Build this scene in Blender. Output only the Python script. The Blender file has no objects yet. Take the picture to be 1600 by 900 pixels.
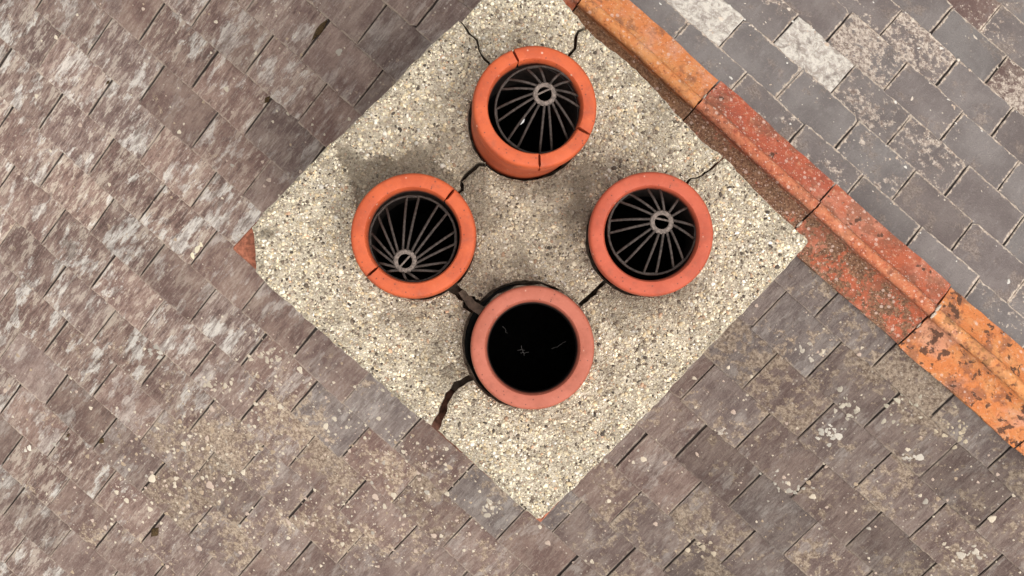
import bpy, bmesh, math, random
import numpy as np
from mathutils import Vector, Matrix, Euler
from mathutils.geometry import delaunay_2d_cdt

S = bpy.context.scene
C = S.collection
rng = random.Random(7)
nr = np.random.default_rng(11)
R = math.radians

# ------------------------------------------------------------------ camera
FPX, CAMZ = 3000.0, 5.515
TA, TB = 0.0299, 0.0050
cam_d = bpy.data.cameras.new('camera')
cam = bpy.data.objects.new('camera', cam_d)
C.objects.link(cam)
cam.location = (0, 0, CAMZ)
cam.rotation_euler = (TA, TB, 0)
cam_d.sensor_width = 36
cam_d.lens = 36 * FPX / 1600
cam_d.clip_start = 0.05
cam_d.clip_end = 2000
S.camera = cam

# ------------------------------------------------------------------ light
SUN_EL, SUN_AZ = R(63), R(138)          # azimuth measured from +Y towards +X
w = bpy.data.worlds.new('World')
S.world = w
w.use_nodes = True
nt = w.node_tree
nt.nodes.clear()
sky = nt.nodes.new('ShaderNodeTexSky')
sky.sky_type = 'NISHITA'
sky.sun_disc = False
sky.sun_elevation = SUN_EL
sky.sun_rotation = SUN_AZ
sky.dust_density = 4.0
sky.air_density = 1.0
hs = nt.nodes.new('ShaderNodeHueSaturation')
hs.inputs['Saturation'].default_value = 0.06
bg = nt.nodes.new('ShaderNodeBackground')
bg.inputs['Strength'].default_value = 0.15
wo = nt.nodes.new('ShaderNodeOutputWorld')
nt.links.new(sky.outputs[0], hs.inputs['Color'])
nt.links.new(hs.outputs[0], bg.inputs['Color'])
nt.links.new(bg.outputs[0], wo.inputs['Surface'])
sd = bpy.data.lights.new('sun', 'SUN')
sd.energy = 0.58
sd.angle = R(55)
sd.color = (1.0, 0.94, 0.85)
sun = bpy.data.objects.new('sun', sd)
C.objects.link(sun)
sdir = Vector((math.sin(SUN_AZ) * math.cos(SUN_EL), math.cos(SUN_AZ) * math.cos(SUN_EL), math.sin(SUN_EL)))
sun.rotation_euler = sdir.to_track_quat('Z', 'Y').to_euler()
sun.location = sdir * 20
S.view_settings.view_transform = 'Standard'
S.view_settings.look = 'None'
S.view_settings.gamma = 1
S.view_settings.exposure = 0.82
S.cycles.max_bounces = 5
S.cycles.diffuse_bounces = 3
S.cycles.glossy_bounces = 2

# ------------------------------------------------------------------ survey helpers
RM = Euler((TA, TB, 0)).to_matrix()

def at(px, py, z):
    d = RM @ Vector((px - 800, -(py - 450), -FPX))
    t = (z - CAMZ) / d.z
    return Vector((d.x * t, d.y * t, z))

def proj(p):
    q = RM.transposed() @ (Vector(p) - Vector((0, 0, CAMZ)))
    return 800 + FPX * q.x / -q.z, 450 - FPX * q.y / -q.z

TH = 0.7289
PITCH = 0.4925
C0 = at(1449, 493, 0.0)
RU = Vector((math.cos(TH), -math.sin(TH), 0))           # along the ridge
HL = Vector((-math.sin(TH), -math.cos(TH), 0))          # down the near slope, horizontal
SL = HL * math.cos(PITCH) + Vector((0, 0, -math.sin(PITCH)))
SR = -HL * math.cos(PITCH) + Vector((0, 0, -math.sin(PITCH)))

def tag(o, label=None, cat=None, group=None, kind=None):
    if label: o['label'] = label
    if cat: o['category'] = cat
    if group: o['group'] = group
    if kind: o['kind'] = kind
    return o

def link(o, parent=None):
    C.objects.link(o)
    if parent is not None:
        o.parent = parent
        o.matrix_parent_inverse = parent_world(parent).inverted()
    return o

def parent_world(o):
    m = o.matrix_basis.copy()
    while o.parent is not None:
        m = o.parent.matrix_basis.copy() if o.parent.parent is None else parent_world(o.parent)
        m = m @ o.matrix_parent_inverse @ o.matrix_basis
        break
    return m

def empty(name, loc=(0, 0, 0), parent=None):
    o = bpy.data.objects.new(name, None)
    o.location = loc
    o.empty_display_size = 0.1
    return link(o, parent)

def mesh(name, v, f, mat=None, smooth=False):
    me = bpy.data.meshes.new(name)
    me.from_pydata([tuple(p) for p in v], [], f)
    if mat: me.materials.append(mat)
    if smooth: me.shade_smooth()
    me.update()
    return me

def obj(name, me, parent=None, mw=None):
    o = bpy.data.objects.new(name, me)
    if mw is not None: o.matrix_basis = mw
    return link(o, parent)

def fattr(me, name, vals):
    a = me.attributes.new(name, 'FLOAT', 'POINT')
    a.data.foreach_set('value', np.asarray(vals, dtype=np.float32))

def cattr(me, name, cols):
    a = me.attributes.new(name, 'FLOAT_COLOR', 'POINT')
    a.data.foreach_set('color', np.asarray(cols, dtype=np.float32).ravel())

_g = nr.random((256, 256))
def vnoise(x, y, s):
    x = np.asarray(x) * s + 1000; y = np.asarray(y) * s + 1000
    xi = np.floor(x).astype(int); yi = np.floor(y).astype(int)
    fx = x - xi; fy = y - yi
    fx = fx * fx * (3 - 2 * fx); fy = fy * fy * (3 - 2 * fy)
    g = lambda i, j: _g[i % 256, j % 256]
    a = g(xi, yi) * (1 - fx) + g(xi + 1, yi) * fx
    b = g(xi, yi + 1) * (1 - fx) + g(xi + 1, yi + 1) * fx
    return a * (1 - fy) + b * fy

# ------------------------------------------------------------------ node helper
class NT:
    def __init__(self, name, rough=0.8):
        self.m = bpy.data.materials.new(name)
        self.m.use_nodes = True
        self.t = self.m.node_tree
        self.b = self.t.nodes['Principled BSDF']
        self.b.inputs['Roughness'].default_value = rough
        self.b.inputs['Specular IOR Level'].default_value = 0.3
    def n(self, k, **kw):
        x = self.t.nodes.new(k)
        for a, v in kw.items(): setattr(x, a, v)
        return x
    def put(self, sock, v):
        if hasattr(v, 'is_output'): self.t.links.new(v, sock)
        elif isinstance(v, (tuple, list)):
            sock.default_value = tuple(v) if len(v) == len(sock.default_value) else (*v, 1)
        else: sock.default_value = v
    def coord(self, which='Object'):
        return self.n('ShaderNodeTexCoord').outputs[which]
    def pos(self):
        return self.n('ShaderNodeNewGeometry').outputs['Position']
    def oi(self, k):
        return self.n('ShaderNodeObjectInfo').outputs[k]
    def attr(self, name, k='Fac'):
        return self.n('ShaderNodeAttribute', attribute_name=name).outputs[k]
    def vm(self, op, a, b):
        x = self.n('ShaderNodeVectorMath', operation=op)
        self.put(x.inputs[0], a); self.put(x.inputs[1], b)
        return x.outputs[0]
    def map(self, v, sc=(1, 1, 1), rot=(0, 0, 0)):
        x = self.n('ShaderNodeMapping')
        self.put(x.inputs['Vector'], v); x.inputs['Scale'].default_value = sc; x.inputs['Rotation'].default_value = rot
        return x.outputs[0]
    def noise(self, v, sc, det=4, ro=0.55, dist=0.0, col=False):
        x = self.n('ShaderNodeTexNoise')
        self.put(x.inputs['Vector'], v)
        x.inputs['Scale'].default_value = sc; x.inputs['Detail'].default_value = det
        x.inputs['Roughness'].default_value = ro; x.inputs['Distortion'].default_value = dist
        return x.outputs['Color' if col else 'Fac']
    def voro(self, v, sc, feat='F1', rnd=1.0, out='Distance'):
        x = self.n('ShaderNodeTexVoronoi', feature=feat)
        self.put(x.inputs['Vector'], v); x.inputs['Scale'].default_value = sc
        x.inputs['Randomness'].default_value = rnd
        return x.outputs[out]
    def m2(self, op, a, b=0.0, c=None, clamp=False):
        x = self.n('ShaderNodeMath', operation=op, use_clamp=clamp)
        self.put(x.inputs[0], a); self.put(x.inputs[1], b)
        if c is not None: self.put(x.inputs[2], c)
        return x.outputs[0]
    def step(self, v, lo, hi):
        x = self.n('ShaderNodeMapRange', interpolation_type='SMOOTHSTEP')
        self.put(x.inputs['Value'], v); self.put(x.inputs['From Min'], lo); self.put(x.inputs['From Max'], hi)
        return x.outputs[0]
    def mix(self, f, a, b, mode='MIX'):
        x = self.n('ShaderNodeMix', data_type='RGBA', blend_type=mode)
        self.put(x.inputs[0], f); self.put(x.inputs[6], a); self.put(x.inputs[7], b)
        return x.outputs[2]
    def sep(self, v, k='ShaderNodeSeparateXYZ'):
        x = self.n(k); self.put(x.inputs[0], v)
        return x.outputs
    def bump(self, h, st=0.4, d=0.004, prev=None):
        x = self.n('ShaderNodeBump')
        x.inputs['Strength'].default_value = st; x.inputs['Distance'].default_value = d
        self.put(x.inputs['Height'], h)
        if prev is not None: self.put(x.inputs['Normal'], prev)
        return x.outputs[0]
    def done(self, col, normal=None, rough=None):
        self.put(self.b.inputs['Base Color'], col)
        if normal is not None: self.put(self.b.inputs['Normal'], normal)
        if rough is not None: self.put(self.b.inputs['Roughness'], rough)
        return self.m

# ------------------------------------------------------------------ materials
def slate_material(name, grey, gauge):
    N = NT(name, 0.72)
    cx = N.n('ShaderNodeCombineXYZ')
    rnd = N.oi('Random')
    N.put(cx.inputs[0], N.m2('MULTIPLY', rnd, 37.0)); N.put(cx.inputs[1], N.m2('MULTIPLY', rnd, 91.0)); N.put(cx.inputs[2], N.m2('MULTIPLY', rnd, 53.0))
    oc = N.coord('Object')
    v = N.vm('ADD', oc, cx.outputs[0])
    p = N.pos()
    R_, G_, B_ = N.sep(N.oi('Color'), 'ShaderNodeSeparateColor')[:3]
    A_ = N.oi('Alpha')
    edge = N.attr('edge')
    st = N.map(v, (1.0, 0.26, 1.0))
    s1 = N.noise(st, 44, 6, 0.74)
    fine = N.noise(v, 165, 3, 0.8)
    if not grey:
        s2 = N.noise(N.map(v, (1.0, 0.42, 1)), 15, 6, 0.72, 0.3)
        s3 = N.noise(N.map(v, (1.0, 0.13, 1.0)), 190, 2, 0.6)
        big = N.noise(v, 8, 3, 0.65)
        base = N.mix(R_, (0.158, 0.090, 0.072), (0.152, 0.124, 0.114))
        base = N.mix(N.step(big, 0.34, 0.66), base, N.mix(R_, (0.258, 0.168, 0.132), (0.235, 0.198, 0.178)))
        pale = N.mix(R_, (0.51, 0.42, 0.33), (0.46, 0.41, 0.36))
        f1 = N.m2('MULTIPLY', N.step(s1, 0.515, 0.575), N.m2('MULTIPLY_ADD', G_, 0.62, 0.08))
        col = N.mix(f1, base, pale)
        col = N.mix(N.m2('MULTIPLY', N.step(s1, 0.455, 0.39), N.m2('MULTIPLY_ADD', G_, 0.50, 0.22)), col, (0.085, 0.047, 0.038))
        col = N.mix(N.m2('MULTIPLY', N.step(s2, 0.535, 0.575), N.m2('MULTIPLY_ADD', G_, 0.80, 0.10)), col, N.mix(N.step(s1, 0.38, 0.60), (0.22, 0.178, 0.15), (0.62, 0.57, 0.51)))
        col = N.mix(N.m2('MULTIPLY', N.step(s3, 0.54, 0.68), N.m2('MULTIPLY_ADD', G_, 0.3, 0.12)), col, (0.46, 0.39, 0.33))
        col = N.mix(N.m2('MULTIPLY', N.step(s3, 0.46, 0.34), N.m2('MULTIPLY_ADD', G_, 0.35, 0.2)), col, (0.080, 0.048, 0.040))
    else:
        big = N.noise(v, 7, 3, 0.6)
        base = N.mix(R_, (0.138, 0.117, 0.110), (0.100, 0.055, 0.046))
        col = N.mix(N.step(big, 0.35, 0.7), base, N.mix(R_, (0.190, 0.166, 0.155), (0.14, 0.085, 0.070)))
        col = N.mix(N.m2('MULTIPLY', N.step(s1, 0.52, 0.72), 0.28), col, (0.31, 0.275, 0.255))
        col = N.mix(N.m2('MULTIPLY', N.step(s1, 0.44, 0.30), 0.30), col, (0.10, 0.08, 0.075))
    if grey:
        bs = N.noise(p, 9, 5, 0.72)
        col = N.mix(N.m2('MULTIPLY', N.step(bs, 0.54, 0.62), 0.5), col, N.mix(N.step(fine, 0.4, 0.6), (0.13, 0.092, 0.074), (0.30, 0.235, 0.19)))
    fk = 0.48 if not grey else 0.32
    col = N.mix(N.m2('MULTIPLY', N.step(fine, 0.54, 0.74), fk), col, (0.40, 0.335, 0.275))
    col = N.mix(N.m2('MULTIPLY', N.step(fine, 0.45, 0.28), fk), col, (0.065, 0.042, 0.036))
    # ochre / cream crusts
    lw = N.noise(p, 5.5, 3, 0.62)
    lf = N.noise(p, 44, 4, 0.72)
    lm = N.m2('ADD', N.m2('MULTIPLY', lw, 0.5), N.m2('MULTIPLY', lf, 0.5))
    thr = N.m2('MULTIPLY_ADD', B_, -0.27, 0.66)
    ochre = N.step(lm, thr, N.m2('ADD', thr, 0.05))
    on = N.noise(p, 85, 3, 0.8)
    on = N.step(on, 0.34, 0.66)
    och_col = N.mix(on, (0.155, 0.098, 0.064), (0.58, 0.455, 0.325)) if not grey else N.mix(on, (0.15, 0.10, 0.08), (0.60, 0.50, 0.41))
    col = N.mix(N.m2('MULTIPLY', ochre, 0.74 if not grey else 0.85), col, och_col)
    # cream flecks clustered in the crusts
    vo = N.n('ShaderNodeTexVoronoi'); N.put(vo.inputs['Vector'], p); vo.inputs['Scale'].default_value = 105
    vd = vo.outputs['Distance']; vc = N.sep(vo.outputs['Color'], 'ShaderNodeSeparateColor')
    fl = N.m2('MULTIPLY', N.step(N.m2('MULTIPLY_ADD', fine, 0.25, vd), N.m2('MULTIPLY_ADD', vc[1], 0.30, 0.24), N.m2('MULTIPLY_ADD', vc[1], 0.2, 0.16)),
              N.m2('GREATER_THAN', N.m2('MULTIPLY_ADD', B_, 0.36, N.m2('MULTIPLY', lw, 0.62)), N.m2('MULTIPLY_ADD', vc[0], 0.5, 0.38)))
    col = N.mix(N.m2('MULTIPLY', fl, 0.7), col, N.mix(vc[2], (0.40, 0.31, 0.23), (0.66, 0.58, 0.48)))
    # pale growth along the dressed edges
    el = N.m2('MULTIPLY', N.step(N.m2('ADD', N.m2('MULTIPLY', edge, 0.40), N.m2('MULTIPLY', lf, 0.62)), 0.59 if grey else 0.62, 0.72 if grey else 0.74), 0.85 if grey else 0.55)
    col = N.mix(el, col, N.mix(on, (0.34, 0.25, 0.19), (0.66, 0.55, 0.44)) if grey else (0.44, 0.35, 0.27))
    # shade of the open joints put into the colour, with black grime: on the slate's sides and on the strip beneath the joint above
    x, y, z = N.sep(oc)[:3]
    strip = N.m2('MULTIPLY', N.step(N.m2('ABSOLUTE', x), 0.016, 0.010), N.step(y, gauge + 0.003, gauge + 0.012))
    darken = N.m2('MAXIMUM', strip, N.attr('side'))
    col = N.mix(N.m2('MULTIPLY', darken, 0.9), col, (0.020, 0.014, 0.012))
    br = N.n('ShaderNodeHueSaturation')
    N.put(br.inputs['Value'], A_); N.put(br.inputs['Color'], col)
    h = N.m2('MULTIPLY_ADD', fine, 0.4, s1) if not grey else fine
    nm = N.bump(h, 0.8 if not grey else 0.45, 0.009)
    return N.done(br.outputs[0], nm, N.m2('MULTIPLY_ADD', fine, 0.3, 0.42 if grey else 0.55))

M = {}
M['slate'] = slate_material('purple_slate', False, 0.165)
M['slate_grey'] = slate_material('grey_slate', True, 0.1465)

def crust_material():
    N = NT('crusted_slate', 0.9)
    p = N.pos()
    n = N.noise(p, 42, 6, 0.7, 0.7); n2 = N.noise(p, 130, 4, 0.7)
    col = N.mix(N.step(n, 0.36, 0.62), (0.30, 0.25, 0.215), (0.60, 0.545, 0.475))
    col = N.mix(N.step(n2, 0.55, 0.72), col, (0.70, 0.65, 0.58))
    col = N.mix(N.m2('MULTIPLY', N.step(N.noise(p, 17, 4, 0.6), 0.58, 0.70), 0.8), col, (0.17, 0.135, 0.115))
    return N.done(col, N.bump(N.m2('ADD', n, n2), 0.6, 0.008))
M['crust'] = crust_material()

def terracotta_ridge():
    N = NT('ridge_terracotta', 0.78)
    p = N.pos(); oc = N.coord('Object')
    R_, G_, B_ = N.sep(N.oi('Color'), 'ShaderNodeSeparateColor')[:3]   # R: orange->red, G: dark growth, B: pale spots
    A_ = N.oi('Alpha')                                                   # moss on the near wing
    x, y, z = N.sep(oc)[:3]
    n = N.noise(p, 16, 6, 0.65, 0.5); n2 = N.noise(p, 75, 5, 0.65, 0.4); n3 = N.noise(N.map(p, (1, 1, 1)), 7, 4, 0.6, 0.6)
    base = N.mix(R_, (0.55, 0.180, 0.055), (0.36, 0.080, 0.042))
    col = N.mix(N.step(n, 0.42, 0.7), base, N.mix(R_, (0.58, 0.25, 0.090), (0.24, 0.052, 0.036)))
    col = N.mix(N.m2('MULTIPLY', N.step(n3, 0.5, 0.66), 0.65), col, N.mix(R_, (0.55, 0.285, 0.19), (0.50, 0.20, 0.13)))
    col = N.mix(N.m2('MULTIPLY', N.step(n2, 0.55, 0.68), 0.65), col, (0.54, 0.31, 0.19))
    col = N.mix(N.m2('MULTIPLY', N.step(n2, 0.44, 0.32), 0.6), col, (0.19, 0.052, 0.026))
    n4 = N.noise(p, 10, 4, 0.75)
    col = N.mix(N.m2('MULTIPLY', N.step(n4, 0.50, 0.60), 0.68), col, N.mix(n2, (0.075, 0.032, 0.020), (0.36, 0.14, 0.08)))
    # dark lichen spots
    sp = N.m2('ADD', N.m2('MULTIPLY', N.noise(p, 34, 5, 0.6, 0.3), 0.75), N.m2('MULTIPLY', n3, 0.25))
    thr = N.m2('MULTIPLY_ADD', G_, -0.17, 0.68)
    col = N.mix(N.m2('MULTIPLY', N.step(sp, thr, N.m2('ADD', thr, 0.035)), 0.9), col, (0.075, 0.035, 0.022))
    col = N.mix(N.m2('MULTIPLY', N.step(N.m2('ABSOLUTE', x), 0.021, 0.012), N.m2('MULTIPLY', N.step(n2, 0.35, 0.55), 0.5)), col, N.mix(R_, (0.62, 0.28, 0.095), (0.56, 0.20, 0.095)))
    # brown moss film on the wing that faces the stack
    wing = N.step(x, -0.014, -0.026)
    mn = N.m2('ADD', N.m2('MULTIPLY', n, 0.5), N.m2('MULTIPLY', N.noise(p, 55, 4, 0.75, 0.5), 0.5))
    mt = N.m2('MULTIPLY_ADD', A_, -0.30, 0.68)
    mm = N.m2('MULTIPLY', wing, N.step(mn, mt, N.m2('ADD', mt, 0.06)))
    mc = N.step(N.noise(p, 140, 3, 0.75), 0.36, 0.66)
    col = N.mix(N.m2('MULTIPLY', mm, 0.86), col, N.mix(mc, (0.060, 0.032, 0.018), (0.25, 0.15, 0.085)))
    # pale round lichens
    vd = N.voro(p, 62); vc = N.sep(N.voro(p, 62, 'F1', 1.0, 'Color'), 'ShaderNodeSeparateColor')
    ring = N.m2('MULTIPLY', N.step(vd, N.m2('MULTIPLY_ADD', vc[1], 0.30, 0.12), N.m2('MULTIPLY_ADD', vc[1], 0.22, 0.05)), N.m2('GREATER_THAN', N.m2('MULTIPLY_ADD', n3, 0.3, N.m2('MULTIPLY', B_, 0.85)), N.m2('ADD', vc[0], 0.12)))
    col = N.mix(N.m2('MULTIPLY', ring, 0.55), col, (0.62, 0.45, 0.37))
    vd2 = N.voro(p, 170); vc2 = N.sep(N.voro(p, 170, 'F1', 1.0, 'Color'), 'ShaderNodeSeparateColor')
    ring2 = N.m2('MULTIPLY', N.step(vd2, 0.36, 0.2), N.m2('GREATER_THAN', N.m2('MULTIPLY', B_, 0.6), vc2[0]))
    col = N.mix(N.m2('MULTIPLY', ring2, 0.5), col, (0.60, 0.46, 0.38))
    col = N.mix(N.m2('MULTIPLY', N.step(N.noise(p, 210, 3, 0.6), 0.6, 0.75), 0.4), col, (0.16, 0.06, 0.035))
    nm = N.bump(N.m2('ADD', n2, N.m2('MULTIPLY', sp, 0.8)), 0.8, 0.007)
    return N.done(col, nm)
M['ridge'] = terracotta_ridge()

def pot_material(name, c1, c2, side):
    N = NT(name, 0.62)
    oc = N.coord('Object')
    x, y, z = N.sep(oc)[:3]
    n = N.noise(oc, 14, 5, 0.6, 0.4); n2 = N.noise(oc, 90, 4, 0.6)
    col = N.mix(N.step(n, 0.36, 0.66), c1, c2)
    col = N.mix(N.m2('MULTIPLY', N.step(n2, 0.55, 0.75), 0.25), col, side)
    vd = N.voro(oc, 120); vc = N.sep(N.voro(oc, 120, 'F1', 1.0, 'Color'), 'ShaderNodeSeparateColor')
    col = N.mix(N.m2('MULTIPLY', N.m2('MULTIPLY', N.step(vd, 0.26, 0.14), N.m2('LESS_THAN', vc[0], 0.20)), 0.85), col, (0.10, 0.03, 0.02))
    vd = N.voro(oc, 60); vc = N.sep(N.voro(oc, 60, 'F1', 1.0, 'Color'), 'ShaderNodeSeparateColor')
    col = N.mix(N.m2('MULTIPLY', N.m2('MULTIPLY', N.step(vd, 0.2, 0.1), N.m2('LESS_THAN', vc[0], 0.06)), 0.7), col, (0.62, 0.40, 0.30))
    w1 = N.noise(oc, 28, 5, 0.75)
    col = N.mix(N.m2('MULTIPLY', N.step(w1, 0.52, 0.66), 0.38), col, (0.22, 0.062, 0.035))
    col = N.mix(N.m2('MULTIPLY', N.step(w1, 0.42, 0.30), 0.30), col, side)
    # soot inside the bore
    rad = N.m2('SQRT', N.m2('ADD', N.m2('MULTIPLY', x, x), N.m2('MULTIPLY', y, y)))
    inside = N.m2('LESS_THAN', rad, 0.1135)
    soot = N.m2('MULTIPLY', inside, N.step(N.m2('MULTIPLY_ADD', N.noise(oc, 12, 4, 0.6), 0.03, z), -0.006, -0.040))
    col = N.mix(soot, col, N.mix(N.step(n2, 0.4, 0.65), (0.012, 0.009, 0.008), (0.04, 0.026, 0.02)))
    return N.done(col, N.bump(N.m2('ADD', n2, n), 0.25, 0.002))
M['pot_orange'] = pot_material('orange_terracotta', (0.47, 0.088, 0.028), (0.37, 0.063, 0.021), (0.56, 0.15, 0.068))
M['pot_red'] = pot_material('red_terracotta', (0.42, 0.082, 0.040), (0.34, 0.060, 0.028), (0.52, 0.14, 0.08))
M['pot_pink'] = pot_material('pink_terracotta', (0.38, 0.108, 0.066), (0.32, 0.086, 0.050), (0.50, 0.18, 0.125))

def plain(name, c, rough=0.85, var=0.35, sc=60):
    N = NT(name, rough)
    p = N.pos(); n = N.noise(p, sc, 5, 0.65)
    d = tuple(v * (1 - var) for v in c); l = tuple(min(1, v * (1 + var)) for v in c)
    return N.done(N.mix(N.step(n, 0.3, 0.7), d, l), N.bump(n, 0.4, 0.004))
M['soot'] = plain('soot', (0.010, 0.009, 0.008), 0.95)
M['wire'] = plain('weathered_wire', (0.043, 0.031, 0.025), 0.65, 0.5, 120)
M['hub'] = plain('rusty_hub', (0.15, 0.115, 0.095), 0.7, 0.45, 150)
M['brick'] = plain('red_brick', (0.30, 0.105, 0.06), 0.9, 0.45, 70)
M['brick_dark'] = plain('sooty_brick', (0.14, 0.062, 0.04), 0.95, 0.55, 60)
M['mortar'] = plain('old_mortar', (0.115, 0.085, 0.062), 0.95, 0.45, 60)
M['collar'] = plain('weathered_cement', (0.25, 0.20, 0.15), 0.95, 0.5, 90)
M['pointing'] = plain('lime_pointing', (0.42, 0.35, 0.28), 0.95, 0.3, 120)
M['moss'] = plain('dry_moss', (0.060, 0.036, 0.014), 0.95, 0.6, 220)
M['batten'] = plain('dark_underlay', (0.03, 0.026, 0.024), 0.9)
M['feather'] = plain('feather_white', (0.72, 0.71, 0.69), 0.7, 0.1)
M['web'] = plain('old_cobweb', (0.075, 0.07, 0.065), 0.9, 0.2)
M['lead'] = plain('lead_flashing', (0.17, 0.175, 0.18), 0.5, 0.25, 20)
M['render'] = plain('house_render', (0.55, 0.52, 0.46), 0.9, 0.12, 8)
M['grass'] = plain('grass', (0.06, 0.10, 0.03), 0.95, 0.4, 3)

def concrete_material():
    N = NT('concrete_cap', 0.92)
    p = N.pos(); darken = N.attr('darken')
    n = N.noise(p, 40, 5, 0.65, 0.4); n2 = N.noise(p, 190, 4, 0.7); n3 = N.noise(p, 6, 3, 0.6)
    col = N.mix(N.step(n, 0.35, 0.65), (0.30, 0.245, 0.175), (0.58, 0.50, 0.38))
    vd = N.voro(p, 260); vc = N.sep(N.voro(p, 260, 'F1', 1.0, 'Color'), 'ShaderNodeSeparateColor')
    chip = N.mix(vc[0], (0.13, 0.10, 0.075), (0.70, 0.62, 0.47))
    col = N.mix(N.m2('MULTIPLY', N.step(vd, 0.55, 0.35), 0.75), col, chip)
    col = N.mix(N.m2('MULTIPLY', N.step(n2, 0.46, 0.25), 0.6), col, (0.07, 0.055, 0.042))
    col = N.mix(N.m2('MULTIPLY', darken, 0.72), col, N.mix(n2, (0.09, 0.07, 0.048), (0.23, 0.185, 0.125)))
    return N.done(col, N.bump(N.m2('ADD', n2, N.m2('MULTIPLY', vd, -0.6)), 0.7, 0.006))
M['concrete'] = concrete_material()
def pebble_material():
    N = NT('aggregate', 0.75)
    p = N.pos()
    col = N.mix(N.m2('MULTIPLY', N.noise(p, 300, 3, 0.6), 0.22), N.attr('pc', 'Color'), (0.20, 0.16, 0.11))
    return N.done(col, N.bump(N.noise(p, 420, 3, 0.6), 0.4, 0.002))
M['pebble'] = pebble_material()
def lichen_material():
    N = NT('lichen', 0.95)
    p = N.pos()
    col = N.mix(N.m2('MULTIPLY', N.step(N.noise(p, 260, 4, 0.7), 0.45, 0.7), 0.5), N.attr('pc', 'Color'), (0.36, 0.29, 0.21))
    return N.done(col, N.bump(N.noise(p, 300, 3, 0.6), 0.6, 0.003))
M['lichen'] = lichen_material()

# ------------------------------------------------------------------ ground and house body
gz = -7.2
g = obj('ground', mesh('ground', [(-400, -400, gz), (400, -400, gz), (400, 400, gz), (-400, 400, gz)], [(0, 1, 2, 3)], M['grass']))
tag(g, 'green grass ground below the house', kind='structure')

U0, U1, VL, VR = -6.2, 5.2, 5.3, 4.6
house = empty('house', (C0.x, C0.y, gz))
tag(house, 'house with an old slate roof and terracotta ridge tiles around the chimney', 'house')

def roof_mat(side):
    # local x along the ridge, y up the slope, z normal; origin at the ridge line
    up = -(SL if side == 'L' else SR)
    xx = RU if side == 'L' else -RU
    nz = xx.cross(up)
    m = Matrix((xx, up, nz)).transposed().to_4x4()
    m.translation = C0
    return m
ML, MR = roof_mat('L'), roof_mat('R')

def box_vf(x0, x1, y0, y1, z0, z1):
    v = [(x0, y0, z0), (x1, y0, z0), (x1, y1, z0), (x0, y1, z0), (x0, y0, z1), (x1, y0, z1), (x1, y1, z1), (x0, y1, z1)]
    f = [(0, 3, 2, 1), (4, 5, 6, 7), (0, 1, 5, 4), (1, 2, 6, 5), (2, 3, 7, 6), (3, 0, 4, 7)]
    return v, f

T_S = 0.0060
decks = {}
for side, mw, a, b, vmax in (('L', ML, U0, U1, VL), ('R', MR, -U1, -U0, VR)):
    v, f = box_vf(a, b, -vmax, -0.02, -0.10, -0.030)
    decks[side] = obj('roof_slope', mesh('roof_slope', v, f, M['batten']), house, mw)
decks['L']['label'] = 'purple brown weathered slate slope with the chimney'
decks['R']['label'] = 'smoother dark grey slate slope beyond the ridge'

# walls
hw = bmesh.new()
def P3(u, d, z): return C0 + RU * u + HL * d + Vector((0, 0, z))
dl, dr = VL * math.cos(PITCH) - 0.3, -(VR * math.cos(PITCH) - 0.3)
zl, zr = -dl * math.tan(PITCH) - 0.16, dr * math.tan(PITCH) - 0.16
prof = [(dl, gz), (dl, zl), (0, -0.16), (dr, zr), (dr, gz)]
va = [hw.verts.new(P3(U0 + 0.2, d, z)) for d, z in prof]
vb = [hw.verts.new(P3(U1 - 0.2, d, z)) for d, z in prof]
hw.faces.new(va[::-1]); hw.faces.new(vb)
for i in (0, 3): hw.faces.new((va[i], va[i + 1], vb[i + 1], vb[i]))
me = bpy.data.meshes.new('wall'); hw.to_mesh(me); hw.free(); me.materials.append(M['render'])
obj('wall', me, house)

# ------------------------------------------------------------------ slates
def slate_mesh(W, L, seed, mat, gauge):
    r = random.Random(seed)
    W -= r.choice((0, 0, 0, .0004, .0008, .0016, .0030))
    hwid = W / 2
    pts = []
    nb = 13
    ch0, ch1 = (r.random() < 0.25) * r.uniform(.004, .014), (r.random() < 0.25) * r.uniform(.004, .014)
    for i in range(nb):
        x = -hwid + W * i / (nb - 1)
        y = r.uniform(-.0022, .0020) + (r.random() < .10) * r.uniform(.002, .006)
        if i == 0: y += ch0
        if i == nb - 1: y += ch1
        pts.append((x, y))
    for y in (.03, .06, .09, .12, .15, gauge + .03): pts.append((hwid + r.uniform(-.0013, .0010), y))
    pts += [(hwid, L), (-hwid, L)]
    for y in (gauge + .03, .15, .12, .09, .06, .03): pts.append((-hwid + r.uniform(-.0010, .0013), y))
    n = len(pts)
    def inset(d, jit=0):
        out = []
        for x, y in pts:
            xx = max(-hwid + d, min(hwid - d, x)); yy = max(d, min(L - d, y + (0 if y > d else 0)))
            out.append((xx + r.uniform(-jit, jit), yy + r.uniform(-jit, jit)))
        return out
    r1 = inset(.0028, .0006); r2 = inset(.020, .003)
    V = [(x, y, 0) for x, y in pts] + [(x, y, T_S - .0020) for x, y in pts] + [(x, y, T_S) for x, y in r1] + [(x, y, T_S + r.uniform(0, .0006)) for x, y in r2]
    F = []
    for k in range(3):
        for i in range(n):
            j = (i + 1) % n
            F.append((k * n + i, k * n + j, (k + 1) * n + j, (k + 1) * n + i))
    F.append(tuple(range(3 * n, 4 * n)))
    me = mesh('slate', V, F, mat)
    fattr(me, 'edge', [1.0] * (3 * n) + [0.0] * n)
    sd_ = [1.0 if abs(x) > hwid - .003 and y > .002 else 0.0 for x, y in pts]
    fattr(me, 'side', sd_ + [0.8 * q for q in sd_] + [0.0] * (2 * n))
    return me

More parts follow.
